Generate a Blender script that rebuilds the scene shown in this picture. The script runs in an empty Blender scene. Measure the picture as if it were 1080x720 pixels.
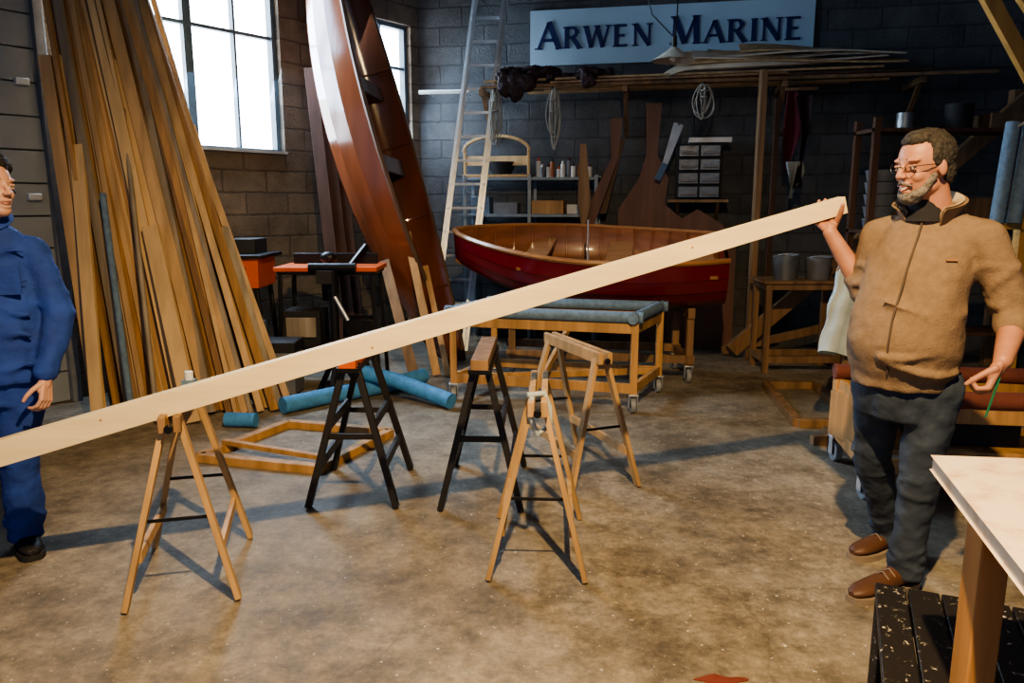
import bpy, math, random
from mathutils import Vector, Matrix
V=Vector
random.seed(7)
sc=bpy.context.scene
# ---------------------------------------------------------------- materials
def nt(name):
    m=bpy.data.materials.new(name); m.use_nodes=True
    t=m.node_tree; return m,t,t.nodes['Principled BSDF']
def mat(name,c,rough=.6,metal=0,var=.25,scale=8,bump=.15,stretch=(1,1,1),c2=None,spec=None,bscale=None,coat=0):
    m,t,b=nt(name); N=t.nodes; L=t.links
    tc=N.new('ShaderNodeTexCoord'); mp=N.new('ShaderNodeMapping'); mp.inputs['Scale'].default_value=stretch
    L.new(tc.outputs['Object'],mp.inputs[0])
    n=N.new('ShaderNodeTexNoise'); n.inputs['Scale'].default_value=scale; n.inputs['Detail'].default_value=5
    L.new(mp.outputs[0],n.inputs['Vector'])
    r=N.new('ShaderNodeValToRGB')
    if c2 is None: c2=tuple(x*(1-var) for x in c)
    r.color_ramp.elements[0].position=.35; r.color_ramp.elements[1].position=.65
    r.color_ramp.elements[0].color=(*c2,1); r.color_ramp.elements[1].color=(*c,1)
    L.new(n.outputs['Fac'],r.inputs[0]); L.new(r.outputs[0],b.inputs['Base Color'])
    b.inputs['Roughness'].default_value=rough; b.inputs['Metallic'].default_value=metal
    if coat: b.inputs['Coat Weight'].default_value=coat; b.inputs['Coat Roughness'].default_value=.12
    if bump:
        n2=N.new('ShaderNodeTexNoise'); n2.inputs['Scale'].default_value=bscale or scale*3; n2.inputs['Detail'].default_value=4
        L.new(mp.outputs[0],n2.inputs['Vector'])
        bp=N.new('ShaderNodeBump'); bp.inputs['Strength'].default_value=bump; bp.inputs['Distance'].default_value=.02
        L.new(n2.outputs['Fac'],bp.inputs['Height']); L.new(bp.outputs[0],b.inputs['Normal'])
    return m
def wood(name,c,dark=.6,axis='z',rough=.55,coat=0,sc_=14):
    st={'z':(1,1,.08),'x':(.08,1,1),'y':(1,.08,1)}[axis]
    return mat(name,c,rough,0,1-dark,sc_,.08,st,coat=coat)
def emis(name,c,s):
    m,t,b=nt(name); b.inputs['Base Color'].default_value=(*c,1)
    b.inputs['Emission Color'].default_value=(*c,1); b.inputs['Emission Strength'].default_value=s; return m
def blockwall(name,c1,c2,mortar,bw,bh,ms=.012,grime=.5,c3=None):
    m,t,b=nt(name); N=t.nodes; L=t.links
    tc=N.new('ShaderNodeTexCoord'); sp=N.new('ShaderNodeSeparateXYZ'); cb=N.new('ShaderNodeCombineXYZ')
    L.new(tc.outputs['Object'],sp.inputs[0]); L.new(sp.outputs[0],cb.inputs[0]); L.new(sp.outputs[2],cb.inputs[1])
    nw=N.new('ShaderNodeTexNoise'); nw.inputs['Scale'].default_value=9; L.new(cb.outputs[0],nw.inputs['Vector'])
    wv=N.new('ShaderNodeMix'); wv.data_type='RGBA'; wv.blend_type='LINEAR_LIGHT'; wv.inputs['Factor'].default_value=.012
    L.new(cb.outputs[0],wv.inputs['A']); L.new(nw.outputs['Color'],wv.inputs['B'])
    br=N.new('ShaderNodeTexBrick'); L.new(wv.outputs['Result'],br.inputs['Vector'])
    br.inputs['Scale'].default_value=1; br.inputs['Brick Width'].default_value=bw; br.inputs['Row Height'].default_value=bh
    br.inputs['Mortar Size'].default_value=ms; br.inputs['Mortar Smooth'].default_value=.5; br.inputs['Color1'].default_value=(*c1,1); br.inputs['Color2'].default_value=(*c2,1)
    br.inputs['Mortar'].default_value=(*mortar,1)
    n=N.new('ShaderNodeTexNoise'); n.inputs['Scale'].default_value=2.5; n.inputs['Detail'].default_value=10; n.inputs['Roughness'].default_value=.7; L.new(tc.outputs['Object'],n.inputs['Vector'])
    mr=N.new('ShaderNodeMapRange'); mr.inputs['From Min'].default_value=.3; mr.inputs['From Max'].default_value=.7; mr.inputs['To Min'].default_value=1-grime; mr.inputs['To Max'].default_value=1.2
    L.new(n.outputs['Fac'],mr.inputs['Value'])
    mx=N.new('ShaderNodeMix'); mx.data_type='RGBA'; mx.blend_type='MULTIPLY'; mx.inputs['Factor'].default_value=1
    L.new(br.outputs['Color'],mx.inputs['A']); L.new(mr.outputs[0],mx.inputs['B']); L.new(mx.outputs['Result'],b.inputs['Base Color'])
    n2=N.new('ShaderNodeTexNoise'); n2.inputs['Scale'].default_value=45; n2.inputs['Detail'].default_value=5; L.new(tc.outputs['Object'],n2.inputs['Vector'])
    ad=N.new('ShaderNodeMath'); ad.operation='MULTIPLY_ADD'; ad.inputs[1].default_value=-.8
    L.new(br.outputs['Fac'],ad.inputs[0]); L.new(n2.outputs['Fac'],ad.inputs[2])
    bp=N.new('ShaderNodeBump'); bp.inputs['Strength'].default_value=.6; bp.inputs['Distance'].default_value=.015
    L.new(ad.outputs[0],bp.inputs['Height']); L.new(bp.outputs[0],b.inputs['Normal'])
    b.inputs['Roughness'].default_value=.9; return m
def floormat():
    m,t,b=nt('concrete_floor'); N=t.nodes; L=t.links
    tc=N.new('ShaderNodeTexCoord')
    def noise(s,d=8,r=.65):
        n=N.new('ShaderNodeTexNoise'); n.inputs['Scale'].default_value=s; n.inputs['Detail'].default_value=d; n.inputs['Roughness'].default_value=r
        L.new(tc.outputs['Object'],n.inputs['Vector']); return n
    def rng(src,a,c,x,y):
        q=N.new('ShaderNodeMapRange'); q.inputs['From Min'].default_value=a; q.inputs['From Max'].default_value=c; q.inputs['To Min'].default_value=x; q.inputs['To Max'].default_value=y
        L.new(src,q.inputs['Value']); return q
    def mul(A,B):
        mx=N.new('ShaderNodeMix'); mx.data_type='RGBA'; mx.blend_type='MULTIPLY'; mx.inputs['Factor'].default_value=1
        L.new(A,mx.inputs['A']); L.new(B,mx.inputs['B']); return mx.outputs['Result']
    n=noise(.8,10); r=N.new('ShaderNodeValToRGB'); e=r.color_ramp.elements
    e[0].position=.34; e[0].color=(.17,.14,.10,1); e[1].position=.68; e[1].color=(.38,.335,.26,1)
    k=e.new(.5); k.color=(.29,.245,.18,1); L.new(n.outputs['Fac'],r.inputs[0])
    n2=noise(12,8,.78); m1=rng(n2.outputs['Fac'],.35,.65,.60,1.2)
    n4=noise(3.2,7,.72); m4=rng(n4.outputs['Fac'],.36,.55,.66,1.0)
    n5=noise(30,6,.8); m5=rng(n5.outputs['Fac'],.35,.6,.75,1.05)
    c=mul(mul(mul(r.outputs[0],m1.outputs[0]),m4.outputs[0]),m5.outputs[0])
    nd=noise(1.6,6); mm=N.new('ShaderNodeMix'); mm.data_type='RGBA'; mm.inputs['Factor'].default_value=.3; L.new(tc.outputs['Object'],mm.inputs['A']); L.new(nd.outputs['Color'],mm.inputs['B'])
    vo=N.new('ShaderNodeTexVoronoi'); vo.feature='DISTANCE_TO_EDGE'; vo.inputs['Scale'].default_value=.32; L.new(mm.outputs['Result'],vo.inputs['Vector'])
    m2=rng(vo.outputs['Distance'],0,.0025,.75,1); c=mul(c,m2.outputs[0])
    n3=noise(42,2); m3=rng(n3.outputs['Fac'],.68,.73,0,.9)
    mx3=N.new('ShaderNodeMix'); mx3.data_type='RGBA'; L.new(m3.outputs[0],mx3.inputs['Factor']); L.new(c,mx3.inputs['A']); mx3.inputs['B'].default_value=(.6,.57,.5,1)
    L.new(mx3.outputs['Result'],b.inputs['Base Color'])
    mr2=rng(n2.outputs['Fac'],.3,.7,.50,.78); L.new(mr2.outputs[0],b.inputs['Roughness'])
    bp=N.new('ShaderNodeBump'); bp.inputs['Strength'].default_value=.35; bp.inputs['Distance'].default_value=.01; L.new(n2.outputs['Fac'],bp.inputs['Height']); L.new(bp.outputs[0],b.inputs['Normal'])
    return m
def speckle(name,base,spot,scale,lo,hi,rough=.5):
    m,t,b=nt(name); N=t.nodes; L=t.links
    tc=N.new('ShaderNodeTexCoord'); n=N.new('ShaderNodeTexNoise'); n.inputs['Scale'].default_value=scale; n.inputs['Detail'].default_value=6; n.inputs['Roughness'].default_value=.7
    L.new(tc.outputs['Object'],n.inputs['Vector']); mr=N.new('ShaderNodeMapRange'); mr.inputs['From Min'].default_value=lo; mr.inputs['From Max'].default_value=hi
    L.new(n.outputs['Fac'],mr.inputs['Value']); mx=N.new('ShaderNodeMix'); mx.data_type='RGBA'; L.new(mr.outputs[0],mx.inputs['Factor'])
    mx.inputs['A'].default_value=(*base,1); mx.inputs['B'].default_value=(*spot,1); L.new(mx.outputs['Result'],b.inputs['Base Color']); b.inputs['Roughness'].default_value=rough
    return m
# ---------------------------------------------------------------- mesh builder
def orth(a,up):
    a=V(a).normalized(); up=V(up)
    if abs(a.dot(up.normalized()))>.98: up=V((1,0,0)) if abs(a.x)<.9 else V((0,1,0))
    s=up.cross(a).normalized(); t=a.cross(s).normalized(); return a,s,t
class MB:
    def __init__(s): s.v=[];s.f=[];s.mi=[];s.m=[]
    def add(s,vs,fs,m):
        if m not in s.m: s.m.append(m)
        k=s.m.index(m); o=len(s.v); s.v+=[V(x) for x in vs]
        for f in fs: s.f.append([o+i for i in f]); s.mi.append(k)
    def bar(s,p1,p2,w,t,m,up=(0,0,1),w2=None,t2=None):
        p1=V(p1);p2=V(p2);a,sd,tt=orth(p2-p1,up);w2=w if w2 is None else w2;t2=t if t2 is None else t2
        vs=[p+sd*(i*W/2)+tt*(j*T/2) for p,W,T in((p1,w,t),(p2,w2,t2)) for i,j in((-1,-1),(1,-1),(1,1),(-1,1))]
        s.add(vs,[(3,2,1,0),(4,5,6,7),(0,1,5,4),(1,2,6,5),(2,3,7,6),(3,0,4,7)],m)
    def box(s,c,sz,m,rz=0,R=None):
        R=R or Matrix.Rotation(rz,3,'Z'); c=V(c)
        vs=[c+R@V((x*sz[0]/2,y*sz[1]/2,z*sz[2]/2)) for z in(-1,1) for x,y in((-1,-1),(1,-1),(1,1),(-1,1))]
        s.add(vs,[(3,2,1,0),(4,5,6,7),(0,1,5,4),(1,2,6,5),(2,3,7,6),(3,0,4,7)],m)
    def loft(s,rings,m,cap=True,closed=True):
        n=len(rings[0]);vs=[p for r in rings for p in r];fs=[]
        for i in range(len(rings)-1):
            for j in range(n if closed else n-1):
                a=i*n+j;b=i*n+(j+1)%n;fs.append((a,b,b+n,a+n))
        if cap: fs.append(tuple(range(n))[::-1]); fs.append(tuple((len(rings)-1)*n+j for j in range(n)))
        s.add(vs,fs,m)
    def cyl(s,p1,p2,r1,m,r2=None,n=14):
        r2=r1 if r2 is None else r2; p1=V(p1);p2=V(p2);a,u,w=orth(p2-p1,(0,0,1))
        s.loft([[p+(u*math.cos(k*2*math.pi/n)+w*math.sin(k*2*math.pi/n))*r for k in range(n)] for p,r in((p1,r1),(p2,r2))],m)
    def tube(s,pts,r,m,n=8,rs=None,closed=False):
        pts=[V(p) for p in pts];rings=[];L=len(pts);pu=None
        for i,p in enumerate(pts):
            d=pts[min(i+1,L-1)]-pts[max(i-1,0)]
            a,u,w=orth(d,pu if pu is not None else (0,0,1)); pu=w
            rr=rs[i] if rs else r
            rings.append([p+(u*math.cos(k*2*math.pi/n)+w*math.sin(k*2*math.pi/n))*rr for k in range(n)])
        s.loft(rings,m)
    def sph(s,c,r,m,R=None,n=16,k=10):
        c=V(c);r=(r,r,r) if not hasattr(r,'__len__') else r;R=R or Matrix.Identity(3);rings=[]
        for i in range(1,k):
            th=math.pi*i/k
            rings.append([c+R@V((r[0]*math.sin(th)*math.cos(2*math.pi*j/n),r[1]*math.sin(th)*math.sin(2*math.pi*j/n),-r[2]*math.cos(th))) for j in range(n)])
        vs=[p for q in rings for p in q];fs=[]
        for i in range(k-2):
            for j in range(n): a=i*n+j;b=i*n+(j+1)%n;fs.append((a,b,b+n,a+n))
        o=len(vs);vs+=[c+R@V((0,0,-r[2])),c+R@V((0,0,r[2]))]
        for j in range(n): fs.append((o,(j+1)%n,j)); fs.append((o+1,(k-2)*n+j,(k-2)*n+(j+1)%n))
        s.add(vs,fs,m)
    def cap(s,p1,p2,r1,r2,m,n=16):
        s.cyl(p1,p2,r1,m,r2,n); s.sph(p1,r1,m,n=n); s.sph(p2,r2,m,n=n)
    def ell(s,items,u,m,n=24):
        u=V(u).normalized();w=V((0,0,1)).cross(u)
        s.loft([[V(c)+u*(a*math.cos(2*math.pi*k/n))+w*(b*math.sin(2*math.pi*k/n)) for k in range(n)] for c,a,b in items],m)
    def build(s,name,parent=None,bevel=0,M=None,remesh=0,smooth=0,disp=None,sharp=38):
        me=bpy.data.meshes.new(name)
        if M is None:
            xs=[min(v[i] for v in s.v) for i in range(3)];ys=[max(v[i] for v in s.v) for i in range(3)]
            o=V(((xs[0]+ys[0])/2,(xs[1]+ys[1])/2,xs[2]));M=Matrix.Translation(o);vs=[v-o for v in s.v]
        else: vs=s.v
        me.from_pydata([tuple(v) for v in vs],[],s.f)
        for m in s.m: me.materials.append(m)
        for p,k in zip(me.polygons,s.mi): p.material_index=k; p.use_smooth=True
        me.update()
        if not remesh: me.set_sharp_from_angle(angle=math.radians(sharp))
        ob=bpy.data.objects.new(name,me);sc.collection.objects.link(ob);ob.matrix_world=M
        if remesh:
            r=ob.modifiers.new('r','REMESH');r.mode='VOXEL';r.voxel_size=remesh;r.use_smooth_shade=True
        if smooth:
            q=ob.modifiers.new('s','SMOOTH');q.iterations=smooth;q.factor=.5
        for i in range(0,len(disp or ()),2):
            tx=bpy.data.textures.new(name+'_t','CLOUDS');tx.noise_scale=disp[i];tx.noise_depth=1
            d=ob.modifiers.new('d','DISPLACE');d.texture=tx;d.strength=disp[i+1];d.mid_level=.5;d.texture_coords='LOCAL'
        if bevel:
            b=ob.modifiers.new('b','BEVEL');b.width=bevel;b.segments=2;b.limit_method='ANGLE'
        return ob
def empty(name,loc=(0,0,0)):
    e=bpy.data.objects.new(name,None);sc.collection.objects.link(e);e.location=loc;e.empty_display_size=.2;return e
def reparent(e,obs):
    bpy.context.view_layer.update()
    for o in obs: o.parent=e;o.matrix_parent_inverse=e.matrix_world.inverted()

# palette
PINE=wood('pine_pale',(.76,.53,.27),.75); PINEX=wood('pine_beam',(.92,.76,.46),.84,'x'); HONEY=wood('honey_wood',(.56,.32,.13),.6)
TAN=wood('tan_wood',(.58,.38,.19),.65)
OLDW=wood('aged_wood',(.32,.19,.095),.55); BRN=wood('brown_wood',(.14,.07,.038),.55); GREYW=wood('grey_wood',(.38,.32,.24),.6)
DBRN=wood('dark_brown_board',(.075,.035,.022),.6,rough=.9)
REDW=wood('mahogany',(.21,.065,.028),.6,'z',.14,.8,5); MAHI=wood('varnished_mahogany',(.34,.13,.05),.6,'x',.35,.4)
PLYD=wood('template_ply',(.18,.08,.055),.7); STEELB=mat('black_steel',(.012,.012,.014),.4,.3)
ALU=mat('aluminium',(.70,.74,.78),.4,.7,.15); BLUEF=mat('blue_foam',(.08,.30,.62),.7,0,.25,20)
BLUEG=mat('blue_grey_felt',(.17,.26,.36),.9,0,.3,30); ORG=mat('orange_plastic',(.70,.13,.03),.4,0,.15); RED=mat('red_hull_paint',(.15,.006,.010),.28,0,.2,3,.02,coat=.4)
WHT=mat('white_plastic',(.75,.75,.72),.5,0,.1); GREY=mat('grey_plastic',(.20,.21,.23),.5); DARK=mat('dark_rubber',(.02,.02,.022),.7); NAVY=mat('navy_lettering',(.012,.022,.11),.5,0,.1)
SIGN=mat('sign_board_paint',(.46,.62,.74),.55,0,.12,2,.02); TARP=mat('dark_tarp',(.045,.020,.024),.6,0,.4,6,.5)
CREAMW=mat('veneer_sheet',(.68,.58,.44),.6,0,.25,5,.1,(1,.2,1)); ROPE=mat('rope',(.42,.42,.38),.8); REDP=mat('red_pad',(.20,.06,.045),.8,0,.3)
CLOTH=mat('pale_cloth',(.50,.58,.58),.9,0,.3,5,.3); REDC=mat('red_cloth',(.14,.02,.03),.9)
WHEEL=mat('caster_wheel',(.30,.32,.35),.5); GUN=mat('gunwale_varnish',(.42,.20,.08),.3,0,.3,20,0,(.1,1,1),coat=.4)
# ---------------------------------------------------------------- room
FL=floormat()
b=MB();b.box((0,3,-.1),(16,15,.2),FL);b.build('floor',M=Matrix.Identity(4))
BC=V((-1.03,8.8,0));bu=V((.9806,-.1961,0));bn=V((-.1961,-.9806,0))
lu=V((-.6199,-.7847,0));ln=V((.7847,-.6199,0))
def BW(s,d,z): return BC+bu*s+bn*d+V((0,0,z))
def LW(s,d,z): return BC+lu*s+ln*d+V((0,0,z))
def frame(o,x,y): 
    M=Matrix.Identity(4)
    for i in range(3): M[i][0]=x[i];M[i][1]=y[i];M[i][2]=(0,0,1)[i];M[i][3]=o[i]
    return M
BWM=blockwall('concrete_block_wall',(.13,.135,.14),(.10,.105,.11),(.085,.088,.092),.5,.2,.012,.50)
LWM=blockwall('rendered_block_wall',(.21,.17,.125),(.155,.125,.095),(.11,.09,.07),.45,.2,.012,.55)
H=4.6
b=MB();b.box((3.2,.13,H/2),(7.2,.26,H),BWM);b.build('wall_back',M=frame(BC,bu,-bn))
W1=(1.8,3.75,1.96,3.95);W2=(.12,1.25,1.96,3.40)
b=MB()
def lb(s0,s1,z0,z1): b.box(((s0+s1)/2,-.13,(z0+z1)/2),(s1-s0,.26,z1-z0),LWM)
lb(-.3,9.5,0,1.96);lb(-.3,.12,1.96,H);lb(.12,1.25,3.40,H);lb(1.25,1.8,1.96,H);lb(1.8,W1[1],3.95,H);lb(W1[1],9.5,1.96,H)
b.build('wall_left',M=frame(BC,lu,ln))
b=MB();e=BC+bu*6.75;b.box((e.x+.13,2.9,H/2),(.26,10.2,H),BWM);b.build('wall_right')
CEIL=mat('ceiling_panels',(.12,.12,.12),.9);b=MB();b.box((0,3.6,H+.1),(16,13,.2),CEIL);b.build('ceiling')
FR=mat('window_frame_paint',(.10,.15,.19),.5);SKYP=emis('daylit_frosted_pane',(.82,.91,1.0),13)
SILL=mat('sill',(.4,.42,.42),.8)
def window(i,w,vs,hs):
    s0,s1,z0,z1=w;b=MB();fw=.045
    for s in (s0+fw/2,s1-fw/2): b.box((s,-.1,(z0+z1)/2),(fw,.08,z1-z0),FR)
    for z in (z0+fw/2,z1-fw/2): b.box(((s0+s1)/2,-.1,z),(s1-s0,.08,fw),FR)
    for s,t in vs: b.box((s,-.1,(z0+z1)/2),(t,.06,z1-z0),FR)
    for z in hs: b.box(((s0+s1)/2,-.1,z),(s1-s0,.055,.03),FR)
    b.box(((s0+s1)/2,-.15,(z0+z1)/2),(s1-s0,.01,z1-z0),SKYP)
    b.box(((s0+s1)/2,-.04,z0+.012),(s1-s0,.16,.024),SILL)
    b.build('window_%d'%i,M=frame(BC,lu,ln))
window(1,W1,[(2.22,.022),(2.66,.075),(3.02,.022),(3.38,.022)],[3.0]);window(2,W2,[(.5,.022),(.88,.03)],[2.45,2.95])
GD=mat('garage_door_paint',(.30,.33,.36),.55,0,.2,2)
b=MB()
for k in range(16): b.box((5.45,.03,.12+k*.235),(3.1,.045,.226),GD)
for s in (3.88,7.02): b.box((s,.06,1.9),(.07,.1,3.8),GREY)
for z in (1.55,2.35): b.box((4.02,.075,z),(.09,.05,.05),ALU)
b.box((5.45,.035,3.9),(3.3,.06,.12),GD)
b.build('door_1',M=frame(BC,lu,ln),bevel=.006)

# ---------------------------------------------------------------- sign
b=MB();Ls=2.86
s0=1.255;zs=2.955
b.box((Ls/2,0,.275),(Ls,.03,.555),SIGN)
TH=.17;TN=.085
G={'A':(.95,[(0,0,.43,1,TN),(.43,1,.86,0,TH),(.17,.33,.68,.33,TN)],[(0,0),(.86,0)]),
'R':(.92,[(.14,0,.14,1,TH),(.14,.96,.48,.96,TN),(.48,.96,.64,.86,TH*.7),(.64,.86,.66,.68,TH),(.66,.68,.5,.54,TH*.7),(.5,.52,.14,.52,TN),(.42,.52,.80,0,TH)],[(.12,0),(.80,0),(.1,1)]),
'W':(1.32,[(.05,1,.34,0,TH),(.34,0,.62,1,TN),(.62,1,.92,0,TH),(.92,0,1.2,1,TN)],[(.05,1),(.62,1),(1.2,1)]),
'E':(.82,[(.14,0,.14,1,TH),(.14,.96,.64,.96,TN),(.14,.51,.54,.51,TN),(.14,.04,.68,.04,TN)],[(.1,0),(.1,1)]),
'N':(1.0,[(.12,0,.12,1,TN),(.12,.98,.82,.02,TH),(.82,0,.82,1,TN)],[(.12,0),(.1,1),(.82,1)]),
'M':(1.2,[(.1,0,.14,1,TN),(.14,1,.54,.02,TH),(.54,.02,.94,1,TN),(.96,1,1.0,0,TH)],[(.1,0),(1.0,0),(.12,1),(.96,1)]),
'I':(.38,[(.17,0,.17,1,TH)],[(.17,0),(.17,1)])}
seq=[('A',.27),('R',.215),('W',.215),('E',.215),('N',.215),(' ',.16),('M',.27),('A',.215),('R',.215),('I',.215),('N',.215),('E',.215)]
tot=sum((G[c][0]*h+.03) if c!=' ' else h for c,h in seq);fx=2.70/tot;x=.09
for c,h in seq:
    if c==' ': x+=h*fx;continue
    w,st,se=G[c]
    for (x1,y1,x2,y2,t) in st:
        b.bar((x+x1*h*fx,-.02,.16+y1*h),(x+x2*h*fx,-.02,.16+y2*h),t*h*1.3,.014,NAVY,up=(0,1,0))
    for (x1,y1) in se: b.box((x+x1*h*fx,-.02,.16+y1*h+(.02*h if y1==0 else -.02*h)),(.30*h,.014,.05*h),NAVY)
    x+=(w*h+.03)*fx
b.build('workshop_sign',M=frame(BW(s0,.02,zs),bu,-bn))

# ---------------------------------------------------------------- lumber stack
b=MB();mats=[PINE,PINE,HONEY,HONEY,TAN,TAN,TAN,OLDW,GREYW,PINE]
for i in range(100):
    t=random.random()
    if i<12: t=i/11
    layer=random.random()
    F=V((-2.97,5.20,0)).lerp(V((-1.70,5.28,0)),t)+V((.05,.55,0))*layer*.7
    T=LW(3.98-.60*t+random.uniform(-.10,.10),.08+.25*(1-layer),4.15)
    d=T-F;q=random.choice([.6,.72,.85,.9,.95,.98,1]) if t<.75 else random.choice([.32,.5,.66,.8,.9,.95])
    w=random.choice([.03,.04,.05,.06,.08,.10]);th=random.choice([.02,.025,.035])
    b.bar(F+V((0,0,.02)),F+d*q,w,th,random.choice(mats),up=(random.uniform(-.5,.6),-1,.1))
F=V((-2.62,5.06,.02));T=LW(3.75,.35,3.9);b.cyl(F,F.lerp(T,.40),.022,BLUEG)
F=V((-2.45,5.06,.02));T=LW(3.5,.35,3.9);b.cyl(F,F.lerp(T,.55),.018,GREYW)
b.bar((-2.2,5.05,.02),(-2.5,5.3,1.35),.11,.03,PINE,up=(0,-1,0));b.bar((-2.85,5.05,.02),(-2.98,5.35,1.9),.09,.03,PINE,up=(0,-1,0))
b.build('lumber_stack',bevel=.002)
b=MB()
for k,(x,m,zt) in enumerate([(-1.66,DBRN,2.72),(-1.57,DBRN,2.6),(-1.50,DBRN,2.7),(-1.62,DBRN,2.3)]):
    b.bar((x+.12,6.8+k*.04,.02),(x-.18,7.25+k*.05,zt),.11,.025,m,up=(0,-1,0))
b.build('leaning_boards',bevel=.003)

# ---------------------------------------------------------------- hulls
def hull(b,O,Lx,U,L,B,D,double,outer,inner,rim,S=6,N=30,thw=(),ribstep=2,st_off=.011):
    X=V(Lx).normalized();U=V(U);U=(U-X*U.dot(X)).normalized();Y=U.cross(X)
    P=lambda x,y,z:V(O)+X*x+Y*y+U*z
    def sec(t):
        if double:
            sn=max(math.sin(math.pi*t),0);bb=B*max(sn,.0)**.75+.012;k=D*.93*(1-sn**.6);sh=D+.06*(2*t-1)**2
        else:
            bb=B*math.sin(math.pi/2*min(t/.55,1))**.7+.012 if t<.55 else B*(1-.28*((t-.55)/.45)**2)
            k=D*.75*(1-t)**4+.10*D*t**3;sh=D*(1+.28*(1-t)**2+.06*t*t)
        return bb,k,sh
    def pt(t,ph,off=0,inn=0):
        bb,k,sh=sec(t);c=math.cos(ph);s=math.sin(ph)
        y=(bb-inn)*(1 if c>=0 else -1)*abs(c)**.75;z=sh-(sh-k-inn)*s**.85
        return P(t*L,y+off*c,z-off*s)
    ro=[];ri=[]
    for i in range(N+1):
        t=i/N;r=[];q=[]
        for j in range(S): r+= [pt(t,math.pi/2*j/S),pt(t,math.pi/2*(j+1)/S,st_off)]
        for j in range(S,0,-1): r+=[pt(t,math.pi-math.pi/2*j/S,st_off),pt(t,math.pi-math.pi/2*(j-1)/S)]
        for j in range(2*S+1): q.append(pt(t,math.pi*j/(2*S),0,.022 if .03<t<.97 or not double else .005))
        ro.append(r);ri.append(q)
    b.loft(ro,outer,cap=False,closed=False);b.loft([r[::-1] for r in ri],inner,cap=False,closed=False)
    for ph in (0,math.pi): b.tube([pt(i/N,ph) for i in range(N+1)],.022,rim,n=6)
    b.tube([pt(i/N,math.pi/2,.02) for i in range(N+1)],.018,rim,n=6)
    if not double:
        r=[pt(1,math.pi*j/(2*S)) for j in range(2*S+1)]
        b.add([p for p in r]+[p-X*.03 for p in r],[tuple(range(2*S+1)),tuple(range(4*S+1,2*S,-1))],outer)
    for i in range(ribstep,N-1,ribstep):
        t=i/N;b.tube([pt(t,math.pi*j/(2*S),0,.03) for j in range(2*S+1)],.010,inner,n=5)
    for t,w in thw:
        bb,k,sh=sec(t);z=sh-.12*(D/.45)
        b.bar(P(t*L,-bb*.95,z),P(t*L,bb*.95,z),w,.025,rim,up=U)
    return P,sec
b=MB()
bow=V((-.50,6.98,.67));st=V((1.82,6.53,.65))
P,sec=hull(b,bow,st-bow,(-.03,-.20,1),(st-bow).length,.62,.48,False,RED,MAHI,GUN,thw=((.32,.2),(.62,.22),(.9,.3)))
b.bar(P(.95,0,.12),P(1.45,0,.12),.05,.30,MAHI);b.cyl(P(1.2,0,.2),P(1.2,0,.72),.008,ALU)
b.build('red_dinghy')
b=MB()
def caster(b,x,y,r=.06,m=WHEEL):
    b.cyl((x-.018,y,r),(x+.018,y,r),r,m,n=18);b.cyl((x-.022,y,r),(x+.022,y,r),r*.4,STEELB)
    b.box((x-.03,y,r+.03),(.006,.05,.1),ALU);b.box((x+.03,y,r+.03),(.006,.05,.1),ALU);b.box((x,y,2*r+.025),(.075,.075,.012),ALU)
for x in (0,1.5):
    for y in (6.60,7.15):
        yy=y-.19*x; caster(b,x,yy); b.bar((x,yy,.15),(x,yy,.60),.06,.06,OLDW)
    b.bar((x,6.55-.19*x,.60),(x,7.2-.19*x,.60),.06,.09,OLDW);b.bar((x,6.55-.19*x,.2),(x,7.2-.19*x,.2),.05,.07,OLDW)
for y in(6.60,7.15): b.bar((-.05,y,.2),(1.55,y-.285,.2),.05,.07,OLDW)
b.build('boat_trolley',bevel=.003)
b=MB()
base=V((-.48,7.1,.03));top=V((-1.66,7.50,4.25));Uo=V((.985,-.17,0));X=(top-base).normalized();Uo=(Uo-X*Uo.dot(X)).normalized()
SK=.57
hull(b,base-Uo*(SK+.04),top-base,Uo,(top-base).length,.56,SK,True,REDW,REDW,BRN,S=5,N=36,thw=((.45,.16),(.62,.14)),ribstep=6,st_off=.003)
b.build('rowing_skiff')
b=MB();b.bar((-.66,6.52,.02),(-.94,6.86,1.25),.07,.03,HONEY,up=(0,-1,0));b.bar((-.56,6.5,.02),(-.78,6.86,.95),.05,.03,HONEY,up=(0,-1,0));b.bar((-.85,6.45,.02),(-1.15,6.85,1.0),.09,.02,OLDW,up=(0,-1,0));b.build('offcut_boards')

# ---------------------------------------------------------------- ladder
b=MB();F=V((-.66,7.65,0.02));T=V((-.16,8.42,4.1));sd=V((1,-.1,0)).normalized()
for o in (0,.035):
    for k in(-1,1):
        off=V((0,-o*1.6,0));w=.19-.035*(o>0)
        b.bar(F+sd*k*w+off,T+sd*k*w*.88+off,.032,.06,ALU,up=(0,-1,0))
for i in range(1,17):
    p=F.lerp(T,i/17)-V((0,.03,0));b.bar(p-sd*.18,p+sd*.18,.03,.024,ALU)
b.build('aluminium_ladder')
b=MB();b.cyl((-.98,8.35,2.66),(-.45,8.27,2.66),.02,WHT);
for p in((-.9,8.34),(-.5,8.28)): b.cyl((p[0],p[1],2.66),(p[0]+.05,p[1]+.33,2.66),.012,ALU)
b.build('wall_rail')

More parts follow.
